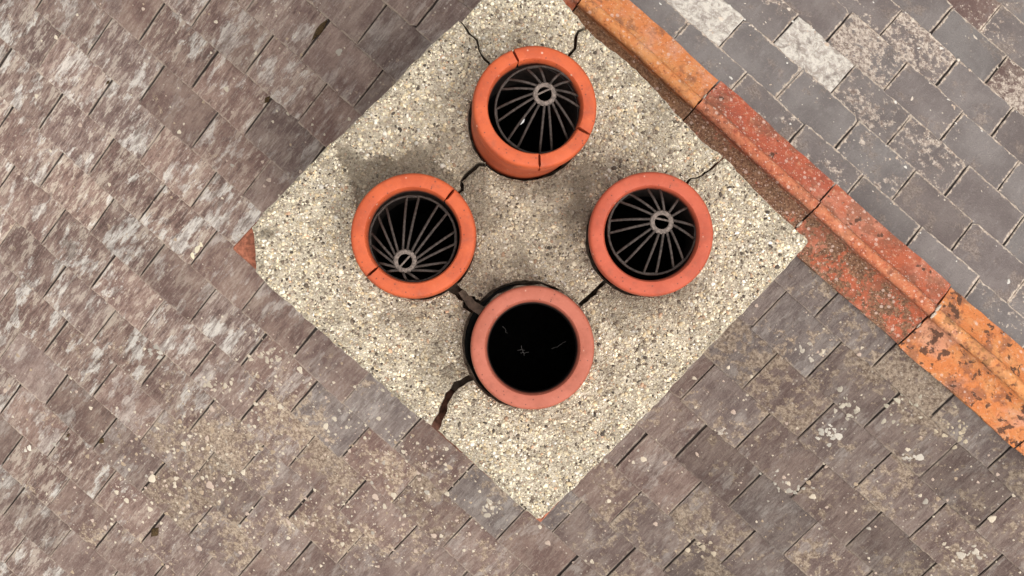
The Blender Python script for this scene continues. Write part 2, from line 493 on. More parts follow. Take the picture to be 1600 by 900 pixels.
# stack footprint used to leave out slates the masonry replaces
CAPZ = 0.949
BRZ = CAPZ - 0.075
kL, kB = at(359, 388, BRZ), at(843, 817, BRZ)
kR = at(1255, 377, BRZ)
kT = at(812, -46, BRZ)
ex = (kB - kL); SX = ex.length; ex.normalize()
ey = Vector((-ex.y, ex.x, 0)); SY = (kR - kB).dot(ey)
def stack_local(p):
    q = Vector((p.x, p.y, 0)) - Vector((kL.x, kL.y, 0))
    return q.dot(ex), q.dot(ey)

slopes = {
    'L': dict(mw=ML, g=0.165, v0=0.2361, w=0.2234, u0=-0.0044, L=0.40, mat=M['slate'], umin=U0, umax=U1, vmax=VL, sgn=1),
    'R': dict(mw=MR, g=0.1465, v0=0.2351, w=0.2270, u0=0.1697, L=0.36, mat=M['slate_grey'], umin=-U1, umax=-U0, vmax=VR, sgn=1),
}
surf = {}
slates = []
for side, q in slopes.items():
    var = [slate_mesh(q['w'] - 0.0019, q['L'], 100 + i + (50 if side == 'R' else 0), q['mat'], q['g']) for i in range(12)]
    short = {}
    crust_var = [slate_mesh(q['w'] - 0.003, q['L'], 300 + i, M['crust'], q['g']) for i in range(2)]
    lift = T_S * q['L'] / q['g'] * 1.04
    tilt = math.atan2(lift, q['L'])
    base_z = -0.028
    farV, farF = [], []
    kmin = 0
    kmax = int((q['vmax'] - q['v0']) / q['g'])
    deck = decks[side]
    for k in range(kmin, kmax + 1):
        vt = q['v0'] + k * q['g']
        L = q['L']
        if vt - L < 0.035: L = vt - 0.035
        off = q['u0'] + (k % 2) * q['w'] / 2
        i0 = math.ceil((q['umin'] - off) / q['w']); i1 = math.floor((q['umax'] - off) / q['w'])
        for i in range(i0, i1):
            uc = off + (i + 0.5) * q['w']
            pc = q['mw'] @ Vector((uc, -vt + q['g'] / 2, 0))
            px, py = proj(pc)
            a, b = stack_local(pc)
            if 0.16 < a < SX - 0.16 and 0.16 < b < SY - 0.16: continue
            near = -75 < px < 1675 and -60 < py < 960
            if near:
                dx, dv = rng.gauss(0, .0010), rng.gauss(0, .0022)
                rz = R(rng.gauss(0, .45))
                m = q['mw'] @ Matrix.Translation((uc + dx, -vt + dv, base_z + lift + rng.uniform(0, .0012))) @ Matrix.Rotation(rz, 4, 'Z') @ Matrix.Rotation(-tilt, 4, 'X') @ Matrix.Rotation(R(rng.gauss(0, .12)), 4, 'Y')
                me = rng.choice(var)
                if L < q['L'] - .001:
                    kk_ = (round(L, 3), rng.randrange(4))
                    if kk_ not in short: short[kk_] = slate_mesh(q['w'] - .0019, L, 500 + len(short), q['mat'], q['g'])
                    me = short[kk_]
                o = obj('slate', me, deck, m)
                slates.append((side, px, py, o))
                if side == 'R':
                    d1 = min(math.hypot(px - 1278, py - 78), math.hypot(px - 1105, py - 28))
                    crusted = any(math.hypot(px - X, py - Y) < 40 for X, Y in ((1375, 85), (1412, 50), (1590, 120)))
                    if d1 < 38: o.data = rng.choice(crust_var)
                    tint = 0.9 if math.hypot(px - 1500, py - 5) < 55 or math.hypot(px - 1585, py - 135) < 40 else max(0, rng.gauss(.12, .12))
                    li = 0.80 if crusted else min(.5, max(.05, rng.gauss(.25, .14)))
                    if px < 1230 or (px > 1330 and 270 < py < 420): li *= 0.5
                    o.color = (tint, .2, li, rng.uniform(.88, 1.10))
                else:
                    left = max(0, min(1, (560 - px) / 300))
                    low = max(0, min(1, (py - 500) / 160))
                    right = max(0, min(1, (px - 850) / 250))
                    G_ = max(.12, left * (1 - .55 * low * max(0, min(1, (px - 40) / 160))) * rng.choice((.15, .4, .7, .9, 1.1, 1.25))) + .1 * rng.random()
                    cl = max(math.exp(-((px - 400) / 330) ** 2 - ((py - 760) / 150) ** 2), .75 * math.exp(-((px - 640) / 260) ** 2 - ((py - 820) / 160) ** 2))
                    B_ = .12 + .72 * cl * rng.uniform(.55, 1.1) + .44 * right * rng.uniform(.2, 1.2) + .08 * rng.random()
                    tint = .05 + .26 * right + .32 * rng.random() ** 1.5
                    if math.hypot(px - 770, py - 770) < 75 or math.hypot(px - 560, py - 640) < 60: tint = .8
                    if 480 < px < 720 and py < 200: tint += .2
                    if 1100 < px < 1400 and 420 < py < 560: tint += .35
                    o.color = (min(1, tint), min(1, G_), min(1, B_), rng.uniform(.80, 1.16) * (1 - .24 * right) * (1 - .13 * low))
            else:
                v, f = box_vf(-q['w'] / 2 + .003, q['w'] / 2 - .003, 0, L, 0, T_S)
                m = Matrix.Translation((uc, -vt, base_z + lift)) @ Matrix.Rotation(-tilt, 4, 'X')
                n0 = len(farV)
                farV += [m @ Vector(p) for p in v]; farF += [tuple(n0 + j for j in ff) for ff in f]
    me = mesh('slate_field', farV, farF, q['mat'])
    o = obj('slate_field', me, deck, q['mw'])
    o['kind'] = 'stuff'; o.color = (.3, .5, .3, 1)
    def mk(q=q, lift=lift, base_z=base_z):
        def height(v):
            k = math.ceil((v - q['v0']) / q['g'])
            s = q['v0'] + k * q['g'] - v
            return base_z + lift * (1 - s / q['L']) + T_S
        return height
    surf[side] = mk()

# ------------------------------------------------------------------ ridge tiles
def ridge_mesh(length, seed):
    r = random.Random(seed)
    wl, wr, th, rr = 0.143, 0.113, 0.013, 0.0205
    cp, sp = math.cos(PITCH - .03), math.sin(PITCH - .03)
    top = []
    top.append((-wl * cp, -wl * sp))
    for s in (.75, .5, .25): top.append((-wl * cp * s, -wl * sp * s + .001))
    zc = 0.016
    for a in range(213, -34, -22):
        top.append((rr * math.cos(R(a)), zc + rr * math.sin(R(a))))
    for s in (.25, .5, .75): top.append((wr * cp * s, -wr * sp * s + .001))
    top.append((wr * cp, -wr * sp))
    bot = [(x * 0.995, z - th) for x, z in ((wr * cp, -wr * sp), (wr * cp * .5, -wr * sp * .5), (0.008, -.004), (-.008, -.004), (-wl * cp * .5, -wl * sp * .5), (-wl * cp, -wl * sp))]
    pr = top + bot
    n = len(pr); ns = 13
    V, F = [], []
    for k in range(ns):
        y = -length / 2 + length * k / (ns - 1)
        for i, (x, z) in enumerate(pr):
            e = 0.0009
            dz = 0.0025 * math.sin(k * .9 + seed) * (1 if i < len(top) else 0)
            sh = .0015 if k in (0, ns - 1) and i < len(top) else 0
            ed = r.uniform(-.0022, .0012) if (x > wr * cp * .97 or x < -wl * cp * .97) else 0
            V.append((x * (1 - sh * 5 + ed * 8) + r.uniform(-e, e) + .002 * math.sin(k * .5 + seed * 2), y + (r.uniform(-.0016, .0016) if k in (0, ns - 1) else 0), z - sh + r.uniform(-e, e) * .6 + dz * .4))
    for k in range(ns - 1):
        for i in range(n):
            j = (i + 1) % n
            F.append((k * n + i, (k + 1) * n + i, (k + 1) * n + j, k * n + j))
    F.append(tuple(range(n))); F.append(tuple(range((ns - 1) * n, ns * n))[::-1])
    me = mesh('ridge_tile', V, F, M['ridge'])
    me.shade_smooth()
    me.set_sharp_from_angle(angle=R(38))
    return me
RT = 0.4475
ridge_cols = {   # joint index: (red, dark growth, pale spots, moss on near wing)
    -4: (.75, .3, .35, .5), -3: (.10, .22, .30, 1.3), -2: (.95, .44, .7, 1.0), -1: (.85, .42, .55, .72), 0: (.05, .78, .12, .25), 1: (.1, .7, .15, .3)}
ridge_lab = {-3: 'orange tile with a mossy near wing', -2: 'red tile speckled with pale lichen', -1: 'red tile with brown film on its near wing', 0: 'bright orange tile spotted black'}
for j in range(-14, 11):
    uc = (j + .5) * RT
    if uc - RT / 2 < U0 or uc + RT / 2 > U1: continue
    m = Matrix((-HL, RU, Vector((0, 0, 1)))).transposed().to_4x4()
    m.translation = C0 + RU * uc - HL * .0135 + Vector((0, 0, .026 + rng.uniform(-.002, .002)))
    o = obj('ridge_tile', ridge_mesh(RT - .005, j + 40), house, m @ Matrix.Rotation(R(rng.gauss(0, .25)), 4, 'Z') @ Matrix.Rotation(R(rng.gauss(0, .5)), 4, 'Y'))
    o.color = ridge_cols.get(j, (rng.uniform(.1, .9), .4, .4, .4))
    if j in ridge_lab: o['label'] = ridge_lab[j]
# crumbs of pointing left in the ridge joints
for ju, dd, sz in ((0.0, -.012, .009), (0.003, .010, .008), (-RT, .06, .008), (-2 * RT, -.03, .006), (0.0, .05, .006)):
    bm = bmesh.new(); bmesh.ops.create_icosphere(bm, subdivisions=2, radius=1)
    for vv in bm.verts: vv.co = Vector((vv.co.x * sz * 1.6, vv.co.y * sz * .55, vv.co.z * .006)) * rng.uniform(.8, 1.2)
    me = bpy.data.meshes.new('pointing'); bm.to_mesh(me); bm.free(); me.materials.append(M['pointing'])
    mm_ = Matrix((-HL, RU, Vector((0, 0, 1)))).transposed().to_4x4()
    mm_.translation = C0 + RU * ju + HL * (dd - .0135) + Vector((0, 0, .026 + (.034 if abs(dd) < .027 else -abs(dd) * .49)))
    obj('pointing', me, house, mm_)
# bedding mortar under the ridge
rb_v, rb_f = [], []
for u in (U0 + .02, U1 - .02):
    for d, z in ((.105, -.062), (0.0, -.006), (-.105, -.062), (0, -.09)):
        rb_v.append(C0 + RU * u + HL * d + Vector((0, 0, z)))
rb_f = [(0, 1, 5, 4), (1, 2, 6, 5), (2, 3, 7, 6), (3, 0, 4, 7), (0, 3, 2, 1), (4, 5, 6, 7)]
obj('ridge_mortar', mesh('ridge_mortar', rb_v, rb_f, M['mortar']), house)

# ------------------------------------------------------------------ chimney
base_mid = (kL + kR) / 2
chim = empty('chimney', (base_mid.x, base_mid.y, -0.75))
tag(chim, 'square brick chimney with a cracked pebbly concrete cap', 'chimney')

RIMZ = CAPZ + 0.20
pots = {   # rim centre in the survey, rim height, lean, material, rim breaks (degrees), label
    'T': dict(c=(836, 166), z=RIMZ, m='pot_orange', lean=(.020, .014), br=(111, -26.6, -85.6), r=.1415),
    'L': dict(c=(645, 367), z=RIMZ - .005, m='pot_orange', lean=(0, .004), br=(48, -138), r=.1425),
    'R': dict(c=(1018, 365), z=RIMZ, m='pot_red', lean=(.004, .0), br=(), r=.1420),
    'B': dict(c=(832, 543), z=RIMZ - .045, m='pot_pink', lean=(0, 0), br=(), r=.1425),
}
for k, q in pots.items():
    q['top'] = at(*q['c'], q['z'])
    h = q['z'] - CAPZ
    q['base'] = Vector((q['top'].x - q['lean'][0] * h / .2, q['top'].y - q['lean'][1] * h / .2, CAPZ))
holes = {k: (q['base'].x, q['base'].y, .1395) for k, q in pots.items()}
hb = at(822, 538, CAPZ)
holes['B'] = (hb.x, hb.y, .1525)

def P2(px, py):
    p = at(px, py, CAPZ); return (p.x, p.y)
def rough_line(pts, seg=.012, amp=.0022, seed=0):
    r = random.Random(seed)
    out = []
    for (x0, y0), (x1, y1) in zip(pts, pts[1:]):
        d = math.hypot(x1 - x0, y1 - y0); n = max(1, int(d / seg))
        for i in range(n):
            t = i / n
            nx, ny = -(y1 - y0) / d, (x1 - x0) / d
            j = r.uniform(-amp, amp) if i else r.uniform(-amp, amp) * .5
            out.append((x0 + (x1 - x0) * t + nx * j, y0 + (y1 - y0) * t + ny * j))
    out.append(pts[-1])
    return out
def arc(hole, p0, p1, ccw, seed=0):
    cx, cy, r = hole
    a0, a1 = math.atan2(p0[1] - cy, p0[0] - cx), math.atan2(p1[1] - cy, p1[0] - cx)
    if ccw:
        while a1 < a0: a1 += 2 * math.pi
    else:
        while a1 > a0: a1 -= 2 * math.pi
    n = max(3, int(abs(a1 - a0) * r / .010))
    rr = random.Random(seed)
    return [(cx + (r + (rr.uniform(-.0015, .0015))) * math.cos(a0 + (a1 - a0) * i / n), cy + (r + rr.uniform(-.0015, .0015)) * math.sin(a0 + (a1 - a0) * i / n)) for i in range(n + 1)]
def on_hole(k, p):
    cx, cy, r = holes[k]; d = math.hypot(p[0] - cx, p[1] - cy)
    return (cx + (p[0] - cx) * r / d, cy + (p[1] - cy) * r / d)
def offset(line, d):
    out = []
    for i, (x, y) in enumerate(line):
        a = line[max(0, i - 1)]; b = line[min(len(line) - 1, i + 1)]
        tx, ty = b[0] - a[0], b[1] - a[1]; l = math.hypot(tx, ty) or 1
        dd = d(i / (len(line) - 1)) if callable(d) else d
        out.append((x - ty / l * dd, y + tx / l * dd))
    return out
# cracks: edge -> inwards, widths in metres
def crack(pts, ks, ke, seed):
    L = [P2(*p) for p in pts]
    if ks: L[0] = on_hole(ks, L[0])
    if ke: L[-1] = on_hole(ke, L[-1])
    return rough_line(L, .010, .0022, seed)
c1 = crack([(718, 32), (733, 52), (745, 62), (748, 78), (763, 98), (772, 112)], None, 'T', 1)
c2 = crack([(915, 43), (903, 48), (900, 63), (898, 75), (890, 84), (884, 92)], None, 'T', 2)
c3 = crack([(1131, 246), (1113, 262), (1097, 275), (1080, 279), (1068, 292)], None, 'R', 3)
c4 = crack([(766, 250), (748, 257), (738, 266), (720, 283), (722, 296), (706, 312)], 'T', 'L', 4)
c5 = crack([(700, 440), (722, 462), (737, 477), (752, 486)], 'L', 'B', 5)
c6 = crack([(900, 483), (922, 462), (945, 440)], 'B', 'R', 6)
c7 = crack([(740, 588), (713, 602), (698, 624), (690, 649), (679, 669)], 'B', None, 7)
def wid(line, lo, hi=None):
    hi = lo if hi is None else hi
    sd_ = len(line) * 3.7
    f = lambda t: (lo + (hi - lo) * t) * (.45 + 1.1 * float(vnoise(t * 9 + sd_, sd_, 1)))
    return offset(line, f), offset(line, lambda t: -f(t))
c1a, c1b = wid(c1, .0022); c2a, c2b = wid(c2, .0030); c3a, c3b = wid(c3, .0022)
c4a, c4b = wid(c4, .0046, .0032); c5a, c5b = wid(c5, .0120, .0140); c6a, c6b = wid(c6, .0052, .0062); c7a, c7b = wid(c7, .0065, .0085)
def edge(pts, seed): return rough_line([P2(*p) for p in pts], .012, .0020, seed)
def join(*ls):
    out = []
    for l in ls:
        for p in l:
            if not out or math.hypot(p[0] - out[-1][0], p[1] - out[-1][1]) > .0012: out.append(p)
    while math.hypot(out[0][0] - out[-1][0], out[0][1] - out[-1][1]) < .0012: out.pop()
    return out
rv = lambda l: l[::-1]
# 'a' = left of travel. y is up here.
e_top = edge([(722, 34), (743, 10), (790, -34), (821, -62), (850, -34), (880, 0), (912, 39)], 21)
e_ur = edge([(918, 46), (940, 66), (962, 82), (980, 97), (1000, 116), (1034, 152), (1067, 189), (1098, 222), (1128, 243)], 22)
e_r = edge([(1134, 249), (1183, 300), (1225, 342), (1261, 374), (1262, 379), (1220, 427), (1200, 448), (1150, 500), (1100, 551), (1053, 600), (1033, 623), (967, 691), (890, 769), (846, 810), (838, 810), (800, 779), (756, 738), (713, 698), (684, 672)], 23)
e_l = edge([(674, 664), (640, 641), (597, 600), (560, 568), (540, 552), (483, 502), (440, 464), (412, 438), (400, 424), (398, 388), (397, 366), (394, 356), (412, 332), (443, 301), (500, 241), (514, 226), (530, 214), (566, 180), (600, 148), (632, 113), (667, 77), (694, 52), (716, 33)], 24)
pieces = {}
pieces['top'] = join(e_top, c2b, arc(holes['T'], c2b[-1], c1a[-1], True, 31), rv(c1a))
pieces['mid'] = join(e_ur, c3b, arc(holes['R'], c3b[-1], c6a[-1], True, 32), rv(c6a), arc(holes['B'], c6a[0], c5a[-1], True, 33), rv(c5a), arc(holes['L'], c5a[0], c4a[-1], True, 34), rv(c4a), arc(holes['T'], c4a[0], c2a[-1], True, 35), rv(c2a))
pieces['left'] = join(e_l, c1b, arc(holes['T'], c1b[-1], c4b[0], True, 36), c4b, arc(holes['L'], c4b[-1], c5b[0], True, 37), c5b, arc(holes['B'], c5b[-1], c7b[0], True, 38), c7b)
pieces['low'] = join(e_r, rv(c7a), arc(holes['B'], c7a[0], c6b[0], True, 39), c6b, arc(holes['R'], c6b[-1], c3a[-1], True, 40), rv(c3a))

def inside(poly, x, y):
    poly = np.asarray(poly); res = np.zeros(len(x), bool)
    x0, y0 = poly[:, 0], poly[:, 1]; x1, y1 = np.roll(x0, -1), np.roll(y0, -1)
    for a, b, c, d in zip(x0, y0, x1, y1):
        cond = (b > y) != (d > y)
        if b != d:
            res ^= cond & (x < (c - a) * (y - b) / (d - b) + a)
    return res
def bdist(poly, x, y):
    poly = np.asarray(poly); best = np.full(len(x), 9.0)
    for (a, b), (c, d) in zip(poly, np.roll(poly, -1, axis=0)):
        l2 = (c - a) ** 2 + (d - b) ** 2 + 1e-12
        t = np.clip(((x - a) * (c - a) + (y - b) * (d - b)) / l2, 0, 1)
        best = np.minimum(best, np.hypot(x - a - t * (c - a), y - b - t * (d - b)))
    return best

spall = [P2(480 + x / 4, 200 + y / 4) for x, y in ((150, 110), (270, 95), (310, 150), (350, 190), (440, 180), (500, 165), (560, 205), (600, 190), (620, 150), (680, 105), (760, 165), (820, 225), (900, 290), (960, 350), (940, 520), (300, 520), (290, 370), (240, 260), (190, 190))]
blobs = [(880, 272, 62, 34, .75), (905, 330, 25, 60, .55), (755, 340, 26, 70, .6), (840, 330, 150, 120, .34), (770, 430, 60, 40, .38), (650, 492, 80, 28, .5), (735, 285, 30, 30, .6), (1085, 440, 40, 26, .55), (850, 283, 70, 16, .6), (700, 590, 40, 30, .2), (960, 210, 30, 70, .2), (1040, 490, 80, 30, .3), (412, 365, 12, 10, .8), (420, 365, 10, 8, .6), (735, 500, 20, 60, .35), (760, 130, 22, 60, .25)]  # soft darker blobs around and between the pots
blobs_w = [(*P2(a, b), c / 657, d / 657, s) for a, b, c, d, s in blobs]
def cap_fields(x, y):
    x = np.asarray(x, float); y = np.asarray(y, float)
    wob = .010 * (vnoise(x, y, 45) - .5) + .006 * (vnoise(x + 9, y, 120) - .5)
    sp = inside(spall, x + wob, y + wob)
    spd = np.where(sp, np.clip(bdist(spall, x, y) / .006, 0, 1), 0)
    darken = .0 + .92 * sp  # darkening mask: spalled layer, blobs near the pots, patchy staining
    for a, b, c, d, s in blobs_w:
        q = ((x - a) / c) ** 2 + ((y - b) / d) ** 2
        darken = darken + .8 * 1.2 * s * np.exp(-q) * (.3 + 1.1 * vnoise(x, y, 28))
    darken = darken + .60 * np.clip(vnoise(x + 3, y + 5, 9) * .6 + vnoise(x, y, 30) * .4 - .50, 0, 1) * 3 + .5 * np.clip(vnoise(x + 7, y + 2, 19) * .55 + vnoise(x + 1, y, 60) * .45 - .52, 0, 1) * 3
    z = .004 * (vnoise(x, y, 9) - .5) + .0035 * (vnoise(x, y, 34) - .5) + .002 * (vnoise(x, y, 90) - .5) - .007 * spd
    lc = P2(850, 720)
    darken = darken * (1 - .65 * np.exp(-((x - lc[0]) / .2) ** 2 - ((y - lc[1]) / .13) ** 2))
    return z, np.clip(darken, 0, 1)

pal = np.array([(.88, .82, .68), (.80, .71, .54), (.68, .56, .38), (.58, .53, .46), (.38, .32, .27), (.16, .125, .10), (.055, .043, .04), (.60, .40, .28), (.93, .91, .87)])
pw = np.array([.26, .18, .11, .13, .11, .08, .045, .035, .08]); pw = pw / pw.sum()
ico = bmesh.new(); bmesh.ops.create_icosphere(ico, subdivisions=1, radius=1)
IV = np.array([v.co[:] for v in ico.verts]); IF = np.array([[v.index for v in f.verts] for f in ico.faces]); ico.free()

def rotz(a):
    c, s = np.cos(a), np.sin(a); return c, s
lab = {'top': 'small cracked corner of the cap by the ridge', 'mid': 'cap fragment between the pots and the ridge', 'left': 'large cap fragment round the pot on the left', 'low': 'large cap fragment at the lower corner'}
lift_p = {'top': .002, 'mid': 0.0, 'left': .004, 'low': .003}
for name, poly in pieces.items():
    P = np.array(poly)
    xs = np.arange(P[:, 0].min(), P[:, 0].max(), .0105); ys = np.arange(P[:, 1].min(), P[:, 1].max(), .0105)
    gx, gy = np.meshgrid(xs, ys); gx = gx.ravel() + nr.uniform(-.003, .003, gx.size); gy = gy.ravel() + nr.uniform(-.003, .003, gy.size)
    k = inside(P, gx, gy); gx, gy = gx[k], gy[k]
    k = bdist(P, gx, gy) > .006; gx, gy = gx[k], gy[k]
    nB = len(P)
    pts = [Vector(p) for p in poly] + [Vector((a, b)) for a, b in zip(gx, gy)]
    edges = [(i, (i + 1) % nB) for i in range(nB)]
    ov, oe, of, orig, _, _ = delaunay_2d_cdt(pts, edges, [list(range(nB))], 1, 1e-6)
    X = np.array([v.x for v in ov]); Y = np.array([v.y for v in ov])
    z, darken = cap_fields(X, Y)
    bd = bdist(P, X, Y)
    zz = CAPZ + lift_p[name] + z - np.where(bd < .0015, .0045, 0)
    V = np.c_[X, Y, zz]
    n0 = len(V)
    # skirt
    bidx = {}
    for i, o_ in enumerate(orig):
        for q in o_:
            if q < nB and q not in bidx: bidx[q] = i
    loop = [bidx[i] for i in range(nB) if i in bidx]
    cx, cy = P.mean(0)
    SK = np.array([(X[i], Y[i], CAPZ - .030 + random.Random(i).uniform(-.003, .003)) for i in loop])
    SK2 = np.array([(X[i], Y[i], CAPZ - .074) for i in loop])
    F = [tuple(f) for f in of]
    m_ = len(loop)
    for i in range(m_):
        j = (i + 1) % m_
        F.append((loop[i], n0 + i, n0 + j, loop[j])); F.append((n0 + i, n0 + m_ + i, n0 + m_ + j, n0 + j))
    me = mesh('cap_slab', np.vstack([V, SK, SK2]), F, M['concrete'])
    bm = bmesh.new(); bm.from_mesh(me); bmesh.ops.recalc_face_normals(bm, faces=bm.faces); bm.to_mesh(me); bm.free()
    fattr(me, 'darken', np.concatenate([darken, np.full(2 * m_, .25)]))
    o = obj('cap_slab', me, chim); o['label'] = lab[name]
    # pebbles of the exposed aggregate
    area = abs(.5 * np.sum(P[:, 0] * np.roll(P[:, 1], -1) - P[:, 1] * np.roll(P[:, 0], -1)))
    NP = int(area * 50000)
    bx = nr.uniform(P[:, 0].min(), P[:, 0].max(), NP * 4); by = nr.uniform(P[:, 1].min(), P[:, 1].max(), NP * 4)
    k = inside(P, bx, by); bx, by = bx[k][:NP], by[k][:NP]
    k = bdist(P, bx, by) > .0016; bx, by = bx[k], by[k]
    z, darken = cap_fields(bx, by)
    n = len(bx)
    s = np.exp(nr.normal(math.log(.0024), .42, n)); s = np.minimum(np.clip(s, .0011, .0066), np.maximum(.0012, bdist(P, bx, by) * .85))
    sx, sy, sz = s * nr.uniform(.8, 1.35, n), s * nr.uniform(.6, 1.0, n), s * nr.uniform(.40, .7, n)
    ca, sa = rotz(nr.uniform(0, 6.28, n))
    loc = IV[None] * np.stack([sx, sy, sz], -1)[:, None]
    loc = loc * nr.uniform(.78, 1.2, (n, 12, 1))
    VX = loc[..., 0] * ca[:, None] - loc[..., 1] * sa[:, None] + bx[:, None]
    VY = loc[..., 0] * sa[:, None] + loc[..., 1] * ca[:, None] + by[:, None]
    VZ = loc[..., 2] + (CAPZ + lift_p[name] + z + sz * nr.uniform(-.25, .25, n))[:, None]
    VV = np.stack([VX, VY, VZ], -1).reshape(-1, 3)
    FF = (IF[None] + (np.arange(n) * 12)[:, None, None]).reshape(-1, 3)
    me = bpy.data.meshes.new('aggregate')
    me.vertices.add(len(VV)); me.vertices.foreach_set('co', VV.astype(np.float32).ravel())
    me.loops.add(FF.size); me.loops.foreach_set('vertex_index', FF.astype(np.int32).ravel())
    me.polygons.add(len(FF)); me.polygons.foreach_set('loop_start', np.arange(0, FF.size, 3, dtype=np.int32))
    me.update(calc_edges=True); me.shade_smooth()
    pal_ = np.minimum(.93, pal * np.array([(.98, .93, .835)]))
    ci = nr.choice(len(pal), n, p=pw)
    col = pal_[ci] * nr.uniform(.50, 1.2, (n, 1))
    dt = (darken * .80)[:, None]
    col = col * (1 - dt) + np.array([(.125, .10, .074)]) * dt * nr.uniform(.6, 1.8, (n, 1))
    cattr(me, 'pc', np.repeat(np.c_[col, np.ones(n)], 12, axis=0))
    me.materials.append(M['pebble'])
    a = obj('aggregate', me, o); a['kind'] = 'stuff'

# loose fragments in the wide crack beside the plain pot
fr = [P2(x, y) for x, y in ((716, 457), (728, 449), (741, 470), (757, 480), (748, 492), (732, 481))]
V = [(x, y, CAPZ - .010 - .004 * (i % 2)) for i, (x, y) in enumerate(fr)] + [(x, y, CAPZ - .07) for x, y in fr]
F = [tuple(range(6))] + [(i, 6 + i, 6 + (i + 1) % 6, (i + 1) % 6) for i in range(6)]
obj('cap_fragment', mesh('cap_fragment', V, F, M['mortar']), chim)

# broken cement collar left on the ridge side of the plain pot
pb = pots['B']['top']; V, F = [], []
na = 22
for i in range(na + 1):
    a = R(12 + 128 * i / na); j = .003 * math.sin(i * 1.7)
    for r_, zz in ((.130, CAPZ - .016), (.140 + j * .3, CAPZ - .012), (.1500 + j, CAPZ - .017 + j), (.1530, CAPZ - .066), (.130, CAPZ - .066)):
        V.append((pb.x + r_ * math.cos(a), pb.y + r_ * math.sin(a), zz))
for i in range(na):
    for k2 in range(5):
        l = (k2 + 1) % 5
        F.append((i * 5 + k2, (i + 1) * 5 + k2, (i + 1) * 5 + l, i * 5 + l))
F += [(4, 3, 2, 1, 0), tuple(na * 5 + k2 for k2 in range(5))]
obj('cement_collar', mesh('cement_collar', V, F, M['collar']), chim)

# mortar bed below the cap with holes for the flues
def stack_pt(a, b, z):
    s, t = a / SX, b / SY
    p = kL * ((1 - s) * (1 - t)) + kB * (s * (1 - t)) + kR * (s * t) + kT * ((1 - s) * t)
    return Vector((p.x, p.y, z))
bed = [(.10, .10), (SX - .10, .10), (SX - .10, SY - .10), (.10, SY - .10)]
bpts = [Vector(stack_pt(a, b, 0)[:2]) for a, b in bed]
nB = 4
edges = [(0, 1), (1, 2), (2, 3), (3, 0)]
allp = list(bpts)
flue_r = .132
for k, (cx, cy, r) in holes.items():
    q = pots[k]['base'] if k != 'B' else hb
    s0 = len(allp)
    for i in range(28):
        fr_ = flue_r if k != 'B' else .149
        allp.append(Vector((q.x + fr_ * math.cos(i * math.tau / 28), q.y + fr_ * math.sin(i * math.tau / 28))))
    edges += [(s0 + i, s0 + (i + 1) % 28) for i in range(28)]
ov, oe, of, *_ = delaunay_2d_cdt(allp, edges, [], 1, 1e-6)
def in_flue(f):
    c = sum((ov[i] for i in f), Vector((0, 0))) / len(f)
    return any(math.hypot(c.x - (pots[k]['base'] if k != 'B' else hb).x, c.y - (pots[k]['base'] if k != 'B' else hb).y) < (flue_r if k != 'B' else .149) * .98 for k in pots)
of = [f for f in of if not in_flue(f)]
obj('mortar_bed', mesh('mortar_bed', [(v.x, v.y, CAPZ - .068 + .004 * math.sin(v.x * 60)) for v in ov], of, M['mortar']), chim)
for k, q in pots.items():
    b = q['base'] if k != 'B' else hb
    n = 32; zt, zb = CAPZ - .07, .06
    flue_r = .132 if k != 'B' else .149
    V = [(b.x + flue_r * math.cos(i * math.tau / n), b.y + flue_r * math.sin(i * math.tau / n), z) for z in (zt, zb) for i in range(n)]
    F = [(i, (i + 1) % n, n + (i + 1) % n, n + i) for i in range(n)] + [tuple(range(n, 2 * n))]
    obj('flue', mesh('flue', V, F, M['soot']), chim)

# brickwork: an oversailing top course flush with the cap, the stack set in below it
def brick_mesh(l, w_, h, seed):
    bm = bmesh.new(); bmesh.ops.create_cube(bm, size=1)
    r = random.Random(seed)
    for v in bm.verts: v.co = Vector((v.co.x * l, v.co.y * w_, v.co.z * h))
    bmesh.ops.bevel(bm, geom=list(bm.edges), offset=.004, segments=1, affect='EDGES')
    for v in bm.verts: v.co += Vector((r.uniform(-1, 1), r.uniform(-1, 1), r.uniform(-1, 1))) * .0012
    me = bpy.data.meshes.new('brick'); bm.to_mesh(me); bm.free()
    return me
cache = {}
def lay(z, inset, shift, mats):
    x0, x1, y0, y1 = inset, SX - inset, inset, SY - inset
    D = .1025
    sides = []
    if shift: sides = [(x0, x1, y0 + D / 2, 0), (x0, x1, y1 - D / 2, 0), (y0 + D + .01, y1 - D - .01, x0 + D / 2, 1), (y0 + D + .01, y1 - D - .01, x1 - D / 2, 1)]
    else: sides = [(x0 + D + .01, x1 - D - .01, y0 + D / 2, 0), (x0 + D + .01, x1 - D - .01, y1 - D / 2, 0), (y0, y1, x0 + D / 2, 1), (y0, y1, x1 - D / 2, 1)]
    for a, b, c, ori in sides:
        n = max(1, round((b - a) / .226)); l = (b - a + .01) / n - .01
        for i in range(n):
            t = a + l / 2 + i * (l + .01)
            px, py = (t, c) if ori == 0 else (c, t)
            p = stack_pt(px, py, z)
            d = (C0 - Vector((p.x, p.y, 0))).dot(-HL)
            if z < -(d) * math.tan(PITCH) - .22: continue
            mt = mats[0] if rng.random() < .6 else mats[1]
            key = (round(l, 3), mt, rng.randrange(3))
            if key not in cache:
                cache[key] = brick_mesh(l, D, .065, len(cache)); cache[key].materials.append(M[mt])
            m = Matrix.Translation(p) @ Matrix.Rotation(math.atan2(*(lambda d: (d.y, d.x))(stack_pt(px + (.01 if ori == 0 else 0), py + (.01 if ori else 0), z) - p)) + R(rng.gauss(0, .3)), 4, 'Z')
            obj('brick', cache[key], chim, m)
z = CAPZ - .075 - .036
lay(z, 0.0, True, ('brick', 'brick_dark'))
k = 1
